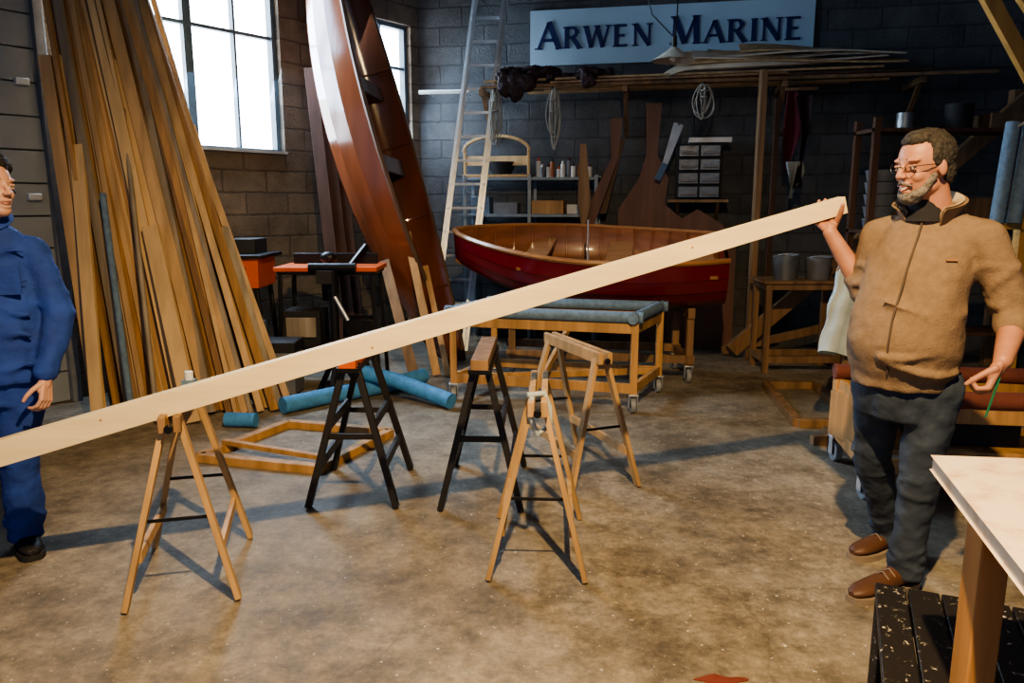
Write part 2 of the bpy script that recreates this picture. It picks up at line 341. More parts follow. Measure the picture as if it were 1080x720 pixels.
# ---------------------------------------------------------------- back shelving with goods
b=MB()
def shelfunit(b,s0,s1,zs,d0,d1,top,m):
    for s in(s0,(s0+s1)/2,s1):
        for d in(d0,d1): b.bar(BW(s,d,0),BW(s,d,top),.035,.035,m)
    for z in zs: b.bar(BW((s0+s1)/2,d0-.01,z),BW((s0+s1)/2,d1+.01,z),s1-s0+.04,.03,m)
SH=mat('shelf_metal',(.26,.33,.40),.5,.3)
shelfunit(b,.62,2.02,(.35,.9,1.38,1.76),.06,.42,1.8,SH);b.build('storage_shelf',bevel=.002)
b=MB();AMB=mat('amber_bottle',(.35,.12,.04),.3)
for k in range(11):
    s=1.38+k*.055;h=random.uniform(.09,.18);m=[WHT,GREY,WHT,AMB,WHT][k%5];p=BW(s,.2+.1*(k%2),1.776)
    b.cyl(p,p+V((0,0,h)),.024,m,n=12);b.cyl(p+V((0,0,h)),p+V((0,0,h+.03)),.012,[ORG,WHT,REDC,DARK][k%4],n=8)
b.build('glue_bottles')
b=MB();p=BW(1.5,.22,1.396)
b.box(p+V((0,0,.07)),(.34,.22,.14),HONEY,rz=-.2);b.box(p+V((.3,-.05,.05)),(.2,.2,.1),WHT,rz=-.2);b.box(p+V((-.45,.05,.06)),(.26,.2,.12),GREY,rz=-.2);b.box(p+V((-.72,.1,.09)),(.2,.2,.18),BLUEG,rz=-.2);b.build('storage_boxes',bevel=.004)
b=MB()
o=BW(.93,.25,1.776)
arc=[o+bu*(.36*math.cos(a))+V((0,0,.28+.16*math.sin(a))) for a in [math.pi*i/12 for i in range(13)]]
for i in range(12): b.bar(arc[i],arc[i+1],.03,.08,PINE,up=(0,-1,0))
for sx in(-1,1): b.bar(o+bu*.35*sx,o+bu*.35*sx+V((0,0,.3)),.06,.03,PINE)
b.bar(o-bu*.36+V((0,0,.18)),o+bu*.36+V((0,0,.18)),.03,.10,PINE);b.bar(o-bu*.36+V((0,0,.02)),o+bu*.36+V((0,0,.02)),.16,.03,HONEY)
b.build('wooden_seat_frame',bevel=.004)
b=MB();q=BW(.98,.2,1.815);b.cyl(q,q+V((0,0,.13)),.10,DARK,.16,n=20);b.build('black_bowl')
b=MB()
for s in(.85,2.3,3.8,5.0):
    b.bar(BW(s,0.01,2.62),BW(s,.6,2.62),.05,.06,OLDW);b.bar(BW(s,.02,2.2),BW(s,.5,2.6),.04,.04,OLDW)
for k in range(14):
    d=.1+.04*k;z=2.665+.02*(k%4);a=random.uniform(.85,1.6);c=random.uniform(3.6,5.2)
    b.bar(BW(a,d,z),BW(c,d+random.uniform(-.05,.05),z+random.uniform(0,.07)),random.choice([.05,.08]),.02,[PINE,OLDW,BRN,TAN][k%4])
b.bar(BW(.85,.6,2.665),BW(5.6,.62,2.665),.04,.03,OLDW)
b.build('timber_rack')
# pale boat panels / kayak-like moulding and veneers heaped on the rack
b=MB();rings=[]
for i in range(22):
    u=i/21;s=2.62+1.75*u;w=max(.02,math.sin(math.pi*min(1,.10+.90*u))**.6);zc=2.80+.03*u-(.10*(1-u*5)**2 if u<.2 else 0)
    rings.append([BW(s,.50+.20*w*math.cos(a)-.05,zc+(.085*w*math.sin(a) if math.sin(a)>0 else .03*w*math.sin(a))-.04*w*math.cos(a)) for a in [2*math.pi*j/18 for j in range(18)]])
b.loft(rings,CREAMW)
for k in range(5):
    a=2.78+.15*k;c=4.85-.17*(k%3);rings=[];big=(.16,.11,.14,.09,.11)[k]
    for i in range(17):
        u=i/16;s=a+(c-a)*u;zc=2.87+.022*k+.022*math.sin(u*5+k*1.7)-.05*u;hh=big*(1-.55*u)
        fr=BW(s,.64-.03*k,zc-hh*.40);bk=BW(s,.38-.02*k,zc+hh*.6)
        rings.append([fr,bk,bk+V((0,0,.010)),fr+V((0,0,.014))])
    b.loft(rings,[TAN,CREAMW,GREYW,CREAMW,TAN][k])
b.build('veneer_sheets',sharp=60)
b=MB()
for k in range(46):
    s=random.uniform(1.08,2.12);b.sph(BW(s,random.uniform(.25,.62),2.73+random.uniform(0,.13)*(1-abs(s-1.5)*.7)),(random.uniform(.05,.12),random.uniform(.05,.12),random.uniform(.03,.06)),TARP,R=Matrix.Rotation(random.uniform(0,3),3,'Z')@Matrix.Rotation(random.uniform(-.6,.6),3,'X'),n=10,k=7)
for s,l in((1.12,.13),(1.22,.17),(1.34,.10),(1.95,.08)): b.sph(BW(s,.66,2.72-l/3),(.09,.03,l),TARP)
b.build('folded_tarp',remesh=.014,smooth=1,disp=(.05,.03))
def ropes(name,s,z0,l,n=6,w=.04):
    b=MB()
    for k in range(n):
        ww=w*random.uniform(.5,1.25);ll=l*random.uniform(.75,1.1);dx=random.uniform(-.02,.02)
        pts=[BW(s+dx+ww*math.cos(a)*(1+.5*math.sin(a+k)),.67+.008*k,z0-ll/2+ll/2*math.sin(a)) for a in [2*math.pi*i/18+math.pi/2 for i in range(19)]]
        b.tube(pts,.006,ROPE,n=6)
    for z in(.10,.2): b.tube([BW(s+.03*math.cos(a),.70+.03*math.sin(a),z0-z*l/.5) for a in [2*math.pi*i/10 for i in range(11)]],.008,ROPE,n=6)
    b.cyl(BW(s,.64,z0-.03),BW(s,.74,z0+.01),.008,STEELB);b.build(name)
ropes('hanging_rope',1.02,2.62,.5);ropes('hanging_rope',1.60,2.62,.55);ropes('hanging_rope',3.05,2.62,.30,6,.07)
def plate(b,pts,m,th=.02):
    n=len(pts);a=[BW(s,d,z) for s,d,z in pts];c=[p+bn*th for p in a]
    b.add(a+c,[tuple(range(n)),tuple(range(2*n-1,n-1,-1))]+[(i,i+n,(i+1)%n+n,(i+1)%n) for i in range(n)],m)
b=MB()
plate(b,[(2.15,.44,2.35),(2.28,.44,2.35),(2.24,.44,1.95),(2.12,.44,1.6),(1.98,.44,1.2),(1.86,.44,1.2),(2.0,.44,1.6),(2.17,.44,1.95)],PLYD)
plate(b,[(2.50,.34,2.5),(2.66,.34,2.5),(2.63,.34,2.0),(2.75,.34,1.75),(2.72,.34,1.5),(2.9,.34,1.35),(3.05,.34,1.45),(3.3,.34,1.3),(3.45,.34,1.05),(3.45,.34,.0),(2.2,.34,.0),(2.25,.34,1.45),(2.45,.34,1.75),(2.52,.34,2.0)],PLYD)
plate(b,[(1.86,.5,2.1),(1.92,.5,2.1),(1.98,.5,1.5),(1.9,.5,1.2),(1.84,.5,1.5)],OLDW)
plate(b,[(2.2,.28,2.2),(2.3,.28,2.15),(2.12,.28,1.4),(2.05,.28,1.4)],BRN)
b.build('plywood_templates')
b=MB()
DR=mat('drawer_clear',(.13,.18,.24),.3)
b.box(BW(3.05,.2,1.83),(.46,.28,.54),DARK,rz=-.197)
for k in range(4):
    for j in range(2): b.box(BW(2.945+.21*j,.36,1.62+.135*k),(.19,.05,.105),DR,rz=-.197);b.box(BW(2.945+.21*j,.395,1.60+.135*k),(.15,.015,.022),GREY,rz=-.197)
b.box(BW(3.15,.2,2.135),(.42,.25,.05),WHT,rz=-.197)
b.bar(BW(3.05,.02,1.53),BW(3.05,.4,1.53),.6,.03,OLDW);b.bar(BW(2.85,.02,1.3),BW(2.85,.35,1.52),.03,.03,OLDW);b.bar(BW(3.25,.02,1.3),BW(3.25,.35,1.52),.03,.03,OLDW)
b.build('parts_drawer_cabinet',bevel=.003)
b=MB();BLD=mat('saw_blade',(.5,.55,.58),.35,.5);b.bar(BW(2.70,.5,1.86),BW(2.83,.5,2.28),.05,.006,BLD,up=(0,-1,0),w2=.10);b.bar(BW(2.64,.5,1.74),BW(2.71,.5,1.9),.06,.02,mat('saw_handle',(.1,.2,.35),.4),up=(0,-1,0));b.cyl(BW(2.83,.34,2.27),BW(2.83,.52,2.27),.008,STEELB);b.build('hand_saw')
b=MB();b.bar(BW(3.58,.76,0),BW(3.58,.76,2.72),.09,.06,OLDW);b.bar(BW(3.75,.5,0),BW(3.75,.5,2.5),.05,.05,BRN);b.build('rack_post',bevel=.004)
b=MB()
for k,(m,s,z0,z1) in enumerate([(REDC,3.88,2.55,1.8),(CLOTH,3.93,1.9,1.55),(TARP,3.98,2.5,1.65)]):
    rows=[]
    for i in range(8):
        z=z0+(z1-z0)*i/7;w=.05+.035*math.sin(i*.6+k);rows.append([BW(s+w*math.cos(a)+.02*math.sin(i*.7),.5+k*.05+.04*math.sin(a*2+i*.3),z) for a in [2*math.pi*j/12 for j in range(12)]])
    b.loft(rows,m)
b.bar(BW(3.8,.55,2.57),BW(4.1,.55,2.57),.03,.03,OLDW);b.bar(BW(3.93,0.01,2.57),BW(3.93,.6,2.57),.03,.03,OLDW)
b.build('hanging_work_clothes')
b=MB();lp=V((1.40,6.9,2.72))
ENM=mat('enamel_shade',(.6,.58,.5),.4)
prof=[(.03,.11),(.05,.09),(.08,.07),(.16,.02),(.19,0),(.18,.0),(.15,.015),(.07,.05),(.03,.08)]
b.loft([[lp+V((r*math.cos(a),r*math.sin(a),z)) for a in [2*math.pi*j/24 for j in range(24)]] for r,z in prof],ENM)
b.sph(lp+V((0,0,.03)),.035,WHT);b.cyl(lp+V((0,0,.10)),lp+V((0,0,.20)),.022,STEELB)
b.tube([lp+V((.02*math.sin(i*.9),0,.18+i*.17)) for i in range(10)]+[V((1.4,6.9,4.6))],.006,STEELB)
b.tube([V((1.22,6.9,4.6)),V((1.16,6.9,3.9)),V((1.12,6.9,3.4)),V((1.2,6.9,3.1)),lp+V((-.01,0,.20))],.005,STEELB)
b.build('pendant_lamp')

# ---------------------------------------------------------------- right side clutter
b=MB();b.bar((2.15,7.30,.09),(4.55,6.95,2.42),.14,.07,OLDW,up=(0,-1,0));b.bar((2.1,7.45,.06),(3.2,7.3,.35),.08,.05,OLDW,up=(0,-1,0));b.bar((4.5,7.05,0),(4.5,7.05,2.5),.09,.09,OLDW);b.build('diagonal_brace_timber',bevel=.004)
b=MB()
for x in(2.28,2.92):
    for y in(6.7,7.05): b.bar((x,y,0),(x,y,.80),.05,.05,OLDW)
for z in(.12,.78):
    for y in(6.7,7.05): b.bar((2.25,y,z),(2.95,y,z),.04,.06,OLDW)
    for x in(2.28,2.92): b.bar((x,6.7,z),(x,7.05,z),.04,.06,OLDW)
b.box((2.6,6.88,.82),(.76,.46,.025),OLDW)
b.build('wooden_stand',bevel=.003)
ZINC=mat('zinc_bucket',(.30,.32,.33),.4,.7)
def bucket(x,y,z,r,h,m):
    b=MB();n=20
    pr=[(r*.8,0),(r,h),(r*1.05,h),(r*.95,h-.01),(r*.75,.02)]
    b.loft([[V((x+q*math.cos(a),y+q*math.sin(a),z+zz)) for a in [2*math.pi*j/n for j in range(n)]] for q,zz in pr],m)
    b.tube([V((x+r*math.cos(a),y-r*.9*math.sin(a),z+h-.02+r*.3*math.sin(a))) for a in [math.pi*i/10 for i in range(11)]],.004,ALU);b.build('bucket')
bucket(2.47,6.85,.833,.12,.22,ZINC);bucket(2.76,6.85,.833,.12,.20,GREY)
b=MB()
for x in(3.0,4.6):
    for y in(6.45,6.8): b.bar((x,y,0),(x,y,2.2),.05,.05,BRN)
for z in(.4,.85,1.27,2.1): b.box((3.8,6.62,z),(1.65,.4,.03),BRN)
b.build('tool_rack')
b=MB()
for k in range(5): b.cyl((3.12,6.55,1.287+.10*k),(3.12,6.55,1.38+.10*k),.11,GREY,.13,n=20)
for k in range(4): b.cyl((3.42,6.6,1.287+.09*k),(3.42,6.6,1.365+.09*k),.09,GREY,.11,n=18)
b.build('stacked_plastic_pots')
b=MB();b.box((3.9,6.6,1.42),(.4,.25,.26),OLDW);b.box((4.3,6.6,1.37),(.3,.25,.16),GREY);b.build('crates',bevel=.005)
b=MB();b.cyl((3.75,6.6,2.117),(3.75,6.6,2.32),.11,DARK,n=20);b.box((4.1,6.6,2.18),(.3,.25,.12),OLDW);b.cyl((3.3,6.6,2.117),(3.3,6.6,2.25),.07,ZINC);b.build('paint_tins')
b=MB();YW=wood('yellow_pine',(.62,.35,.10),.7)
b.bar((2.78,4.95,2.95),(3.42,4.95,2.02),.09,.05,YW,up=(0,-1,0));b.bar((3.32,4.98,0),(3.32,4.98,2.9),.08,.07,YW,up=(0,-1,0));b.bar((3.05,5.0,2.9),(3.5,5.0,2.35),.07,.05,YW,up=(0,-1,0))
b.bar((2.6,4.95,2.95),(3.9,4.95,2.95),.09,.08,YW,up=(0,-1,0));b.bar((3.8,4.98,0),(3.8,4.98,2.9),.08,.07,YW,up=(0,-1,0))
for x in(3.06,3.17): b.cyl((x,4.85,1.38),(x+.05,4.87,2.0),.042,BLUEG)
b.tube([V((3.08,4.85,1.95)),V((3.2,4.8,2.02)),V((3.32,4.92,2.0))],.010,ROPE);b.bar((3.0,4.9,1.36),(3.34,4.94,1.36),.05,.04,YW)
b.build('timber_gantry',bevel=.003)

# ---------------------------------------------------------------- padded carts
b=MB()
c=[V((-.45,5.72,0)),V((.88,5.36,0)),V((1.18,5.98,0)),V((-.15,6.3,0))]
for i,p in enumerate(c):
    caster(b,p.x,p.y,.055);b.bar(p+V((0,0,.13)),p+V((0,0,.66)),.05,.05,HONEY)
    q=c[(i+1)%4]
    for z in(.18,.62): b.bar(p+V((0,0,z)),q+V((0,0,z)),.035,.07,HONEY)
    z=V((0,0,.70));a=(q-p).normalized()
    b.cyl(p+z-a*.06,q+z+a*.06,.042,BLUEG,n=14)
b.bar(c[0]+V((0,0,.18)),c[2]+V((0,0,.18)),.035,.05,HONEY)
m1=c[0].lerp(c[1],.5);m2=c[3].lerp(c[2],.5);b.bar(m1+V((0,0,.2)),m2+V((0,0,.6)),.03,.05,HONEY);b.bar(m1+V((0,0,.62)),m2+V((0,0,.62)),.03,.05,HONEY)
b.build('padded_boat_cart',bevel=.002)
b=MB()
c=[V((1.82,3.72,0)),V((3.1,3.55,0)),V((3.2,4.15,0)),V((1.92,4.32,0))]
for i,p in enumerate(c):
    caster(b,p.x,p.y,.062);b.bar(p+V((0,0,.14)),p+V((0,0,.50)),.05,.07,HONEY);q=c[(i+1)%4]
    for z in(.18,.46): b.bar(p+V((0,0,z)),q+V((0,0,z)),.03,.08,HONEY)
for i,j in((0,1),(3,2)):
    a=c[i]+V((-.04,0,.54));e=c[j]+V((.05,0,.54));b.tube([a.lerp(e,t/8) for t in range(9)],.045,REDP,n=12,rs=[.046,.044,.048,.044,.046,.043,.047,.044,.046])
b.box((1.9,4.0,.32),(.06,.5,.26),HONEY,rz=.15);b.box((2.5,3.93,.24),(1.2,.5,.03),HONEY,rz=-.13)
b.box((2.4,3.95,.36),(.5,.3,.2),DARK,rz=-.13)
b.build('padded_roller_cart',bevel=.003)
b=MB()
c=[V((1.95,5.0,.03)),V((2.35,4.98,.03)),V((2.5,6.1,.03)),V((2.1,6.12,.03))]
for i in range(4): b.bar(c[i],c[(i+1)%4],.06,.06,OLDW)
b.build('batten_frame',bevel=.003)
b=MB();b.bar((2.08,4.62,0),(2.08,4.62,1.10),.04,.04,OLDW);b.bar((1.98,4.62,1.1),(2.25,4.62,1.1),.03,.04,OLDW);b.bar((1.9,4.62,.03),(2.25,4.62,.03),.06,.06,OLDW);b.bar((2.08,4.42,.03),(2.08,4.82,.03),.06,.06,OLDW)
rows=[]
for i in range(14):
    z=1.14-.042*i;w=.075+.004*i+.008*math.sin(i*1.3)
    rows.append([V((2.07+w*math.cos(a)-.004*i,4.62+(.045+.002*i)*math.sin(a)+.012*math.sin(5*a+i*.25),z+.02*math.sin(a*2)*(i==13))) for a in [2*math.pi*j/28 for j in range(28)]])
b.loft(rows,CLOTH);b.build('cloth_on_stand',sharp=70)
b=MB();c=[V((-1.85,4.3,.025)),V((-1.53,5.0,.025)),V((-.80,4.80,.025)),V((-1.10,4.10,.025))]
for i in range(4): b.bar(c[i],c[(i+1)%4],.06,.05,HONEY)
b.bar(c[0].lerp(c[1],.25)+V((0,0,.04)),c[3].lerp(c[2],.1)+V((0,0,.04)),.04,.03,HONEY)
b.build('batten_frame',bevel=.003)
b=MB();b.tube([V((-1.66,5.32,.065)),V((-1.4,5.6,.065)),V((-1.0,5.95,.065)),V((-.75,6.3,.065))],.062,BLUEF,n=14)
b.tube([V((-1.18,5.85,.19)),V((-.9,5.75,.15)),V((-.45,5.45,.062))],.060,BLUEF,n=14);b.tube([V((-1.95,5.0,.055)),V((-1.74,4.98,.055))],.050,BLUEF,n=12)
b.build('foam_tubes')

# ---------------------------------------------------------------- machines
b=MB()
for x in(-2.5,-2.08):
    for y in(6.15,6.5): b.bar((x+.06*(1 if x>-2.3 else -1),y,0),(x,y,.84),.035,.035,STEELB)
b.box((-2.29,6.32,.3),(.5,.42,.03),STEELB);b.box((-2.29,6.32,.95),(.5,.45,.24),ORG);b.box((-2.29,6.32,1.085),(.6,.55,.03),STEELB)
b.box((-2.29,6.09,.95),(.3,.02,.1),DARK);b.cyl((-2.29,6.09,.95),(-2.29,6.05,.95),.035,DARK)
b.box((-2.20,6.36,1.16),(.22,.3,.12),DARK);b.cyl((-2.33,6.32,1.1),(-2.31,6.32,1.1),.13,ALU,n=28);b.bar((-2.3,6.5,1.1),(-2.3,6.2,1.25),.03,.05,STEELB)
b.box((-2.29,6.32,.42),(.35,.3,.2),GREY)
b.build('table_saw',bevel=.006)
b=MB()
b.box((-1.48,6.25,.99),(.82,.5,.035),ORG);b.box((-1.48,6.25,.96),(.78,.46,.03),STEELB);b.box((-1.48,6.4,1.05),(.7,.04,.09),STEELB)
for x in(-1.85,-1.12):
    for y in(6.05,6.45): b.bar((x*1.0+(-.04 if x<-1.5 else .04),y,0),(x,y,.96),.03,.03,STEELB)
for y in(6.05,6.45): b.bar((-1.87,y,.3),(-1.1,y,.3),.025,.03,STEELB)
b.cyl((-1.5,6.25,.95),(-1.5,6.25,.72),.07,DARK);b.sph((-1.5,6.22,1.07),(.07,.05,.05),STEELB);b.bar((-1.3,6.15,1.01),(-1.2,6.3,1.16),.03,.05,STEELB)
b.box((-1.48,6.25,.33),(.74,.42,.02),STEELB);b.box((-1.70,6.2,.50),(.30,.30,.30),DARK);b.box((-1.70,6.04,.52),(.24,.02,.16),GREYW);b.box((-1.25,6.2,.46),(.24,.26,.24),STEELB)
b.build('router_table',bevel=.004)
b=MB()
pc=V((-1.38,5.83,0))
b.cyl(pc+V((0,0,.03)),pc+V((0,0,1.0)),.035,STEELB)
for a in(.5,2.6,4.7): b.bar(pc+V((0,0,.35)),pc+V((.2*math.cos(a),.2*math.sin(a),.015)),.03,.03,STEELB)
b.cyl(pc+V((-.18,0,1.02)),pc+V((.18,0,1.02)),.035,STEELB);b.box(pc+V((-.05,-.03,.95)),(.12,.08,.1),DARK);b.cyl(pc+V((.02,-.04,.8)),pc+V((.12,-.06,.62)),.015,ALU)
b.build('roller_stand')
b=MB();b.box((-1.82,5.82,.22),(.30,.26,.34),GREY);b.box((-1.82,5.82,.42),(.32,.28,.08),DARK);b.box((-1.82,5.68,.25),(.2,.02,.1),WHT)
for x in(-1.92,-1.72):
    b.cyl((x-.015,5.75,.05),(x+.015,5.75,.05),.05,DARK);b.cyl((x-.015,5.9,.05),(x+.015,5.9,.05),.05,DARK)
b.tube([V((-1.92,5.70,.4)),V((-1.98,5.66,.3)),V((-1.99,5.64,.1)),V((-1.85,5.60,.03)),V((-1.68,5.62,.03))],.022,DARK)
b.build('shop_vacuum',bevel=.01)
b=MB();b.box((-2.2,5.98,.14),(.26,.24,.28),BRN);b.box((-2.2,5.97,.34),(.22,.2,.12),DARK);b.cyl((-2.2,5.95,.40),(-2.16,5.95,.62),.03,ALU);b.build('tool_crate',bevel=.005)

# ---------------------------------------------------------------- sawhorses
LW1=wood('trestle_wood',(.56,.35,.16),.65)
def horse(c0,c1,h,spread,leg,topm,style=0,tw=.022):
    b=MB();c0=V((*c0,0));c1=V((*c1,0));a=(c1-c0).normalized();s=V((a.y,-a.x,0));Z=V((0,0,1))
    lw=.045
    for e,c in enumerate((c0,c1)):
        inn=a*(.05 if e==0 else -.05)
        for sg in(-1,1):
            topp=c+inn+s*sg*.022+Z*(h-.01);ft=c-inn*.6+s*sg*spread+Z*.008
            b.bar(ft,topp,lw,tw,leg,up=s)
    if style==0:
        for sg in(-1,1): b.bar(c0-a*.01+s*sg*.026+Z*(h-.03),c1+a*.01+s*sg*.026+Z*(h-.03),.026,.06,topm)
        for sg in(-1,1): b.bar(c0+s*sg*(spread*.72)+Z*(h*.27),c1+s*sg*(spread*.72)+Z*(h*.27),.02,.045,leg)
        for c,i_ in((c0,.02),(c1,-.02)): b.bar(c+a*i_-s*spread*.55+Z*(h*.45),c+a*i_+s*spread*.55+Z*(h*.45),.006,.014,STEELB)
        b.cyl(c0-a*.02+Z*(h-.04),c0-a*.035+Z*(h-.04),.016,STEELB)
    else:
        b.bar(c0-a*.03+Z*(h-.02),c1+a*.03+Z*(h-.02),.085,.05,topm);b.bar(c0-a*.03+Z*(h-.055),c1+a*.03+Z*(h-.055),.11,.025,STEELB)
        for sg in(-1,1):
            for z in(.28,.55): b.bar(c0+s*sg*(.022+(spread-.022)*(1-z))+Z*(h*z),c1+s*sg*(.022+(spread-.022)*(1-z))+Z*(h*z),.02,.05,leg)
        for c in(c0,c1): b.bar(c-s*spread*.5+Z*(h*.48),c+s*spread*.5+Z*(h*.48),.012,.03,leg)
    return b
horse((-1.255,2.68),(-1.38,3.17),.735,.20,LW1,OLDW).build('sawhorse',bevel=.002)
b=horse((.10,2.87),(.13,3.44),.74,.195,LW1,LW1)
b.tube([V((.06,2.93,.752)),V((.13,2.95,.755)),V((.15,2.95,.70)),V((.155,2.96,.62)),V((.10,2.9,.6)),V((.07,2.88,.68)),V((.08,2.91,.752))],.012,CLOTH)
b.build('sawhorse',bevel=.002)
horse((.48,3.84),(.23,4.48),.745,.20,LW1,LW1).build('sawhorse',bevel=.002)
BLK=mat('black_painted_wood',(.016,.014,.014),.5)
horse((-.80,3.62),(-.80,4.12),.76,.22,BLK,ORG,1,.03).build('sawhorse',bevel=.002)
horse((-.155,3.58),(-.13,4.18),.76,.20,BLK,OLDW,1,.03).build('sawhorse',bevel=.002)
b=MB();b.box((-1.375,3.15,.75),(.05,.05,.03),BLUEG);b.cyl((-1.375,3.15,.765),(-1.375,3.15,.80),.018,WHT);b.build('glue_cap')

# ---------------------------------------------------------------- mast blank (long spar)
R_=V((1.318,3.07,1.497));Q_=V((-1.23,2.76,.783));d=(Q_-R_)
E_=R_+d*((1.497-.055)/(1.497-.783))
b=MB();b.bar(R_,E_,.055,.066,PINEX,up=(0,0,1),w2=.075,t2=.112)
KN=mat('wood_knot',(.50,.30,.13),.6);ax,sdv,tv=orth(E_-R_,(0,0,1))
for t,o in((.12,.01),(.36,-.012),(.55,.015)):
    p=R_.lerp(E_,t);w=.0275+.01*t;sg=-1 if sdv.y>0 else 1
    b.cyl(p+sdv*sg*(w-.002)+tv*o,p+sdv*sg*(w+.0012)+tv*o,.005,KN,n=12)
b.build('mast_blank',bevel=.004)

# ---------------------------------------------------------------- foreground bench and step
BT=speckle('bench_top_paint',(.74,.62,.48),(.55,.36,.22),9,.5,.7)
b=MB()
pts=[(1.02,1.76),(.855,1.18),(.80,.98),(2.1,.72),(2.25,1.62)]
a_=[V((x,y,.90)) for x,y in pts];c_=[p-V((0,0,.035)) for p in a_];n=5
b.add(c_+a_,[tuple(range(n)),tuple(range(2*n-1,n-1,-1))]+[(i,(i+1)%n,(i+1)%n+n,i+n) for i in range(n)],BT)
BLg=wood('bench_leg_wood',(.50,.25,.09),.7)
for p in((1.005,1.50),(.93,1.12),(2.05,1.5),(1.98,.9)): b.bar((p[0],p[1],0),(p[0],p[1],.866),.062,.062,BLg)
b.bar((1.04,1.52,.82),(2.05,1.5,.82),.03,.09,BLg);b.bar((1.02,1.5,.82),(.95,1.12,.82),.03,.09,BLg)
b.build('work_bench',bevel=.004)
SPK=speckle('paint_splattered_black',(.014,.012,.012),(.6,.55,.45),38,.60,.66,.5)
b=MB();ang=math.atan2(2.19-1.65,1.13-.895)
ex=V((math.cos(ang),math.sin(ang),0));ey=V((ex.y,-ex.x,0));o=V((.895,1.645,0))
for k in range(6): b.bar(o+ey*(.04+.09*k)+V((0,0,.335)),o+ey*(.04+.09*k)+ex*.58+V((0,0,.335)),.084,.03,SPK)
for u,v in((.05,.03),(.53,.03),(.05,.48),(.53,.48)): b.bar(o+ex*u+ey*v,o+ex*u+ey*v+V((0,0,.32)),.05,.05,SPK)
for u in(.05,.53): b.bar(o+ex*u+ey*.03+V((0,0,.27)),o+ex*u+ey*.48+V((0,0,.27)),.03,.09,SPK)
for v in(.03,.48): b.bar(o+ex*.05+ey*v+V((0,0,.27)),o+ex*.53+ey*v+V((0,0,.27)),.03,.09,SPK)
b.build('platform_step',bevel=.004)
b=MB();DRP=mat('dried_red_paint',(.20,.045,.03),.7);pts=[V((.67+(.07+.018*math.sin(3*a)+.012*math.sin(5*a+1))*math.cos(a),2.19+(.03+.010*math.sin(4*a))*math.sin(a),0)) for a in [2*math.pi*i/30 for i in range(30)]]
b.loft([pts,[p+V((0,0,.003)) for p in pts]],DRP);b.build('dried_paint_spill')

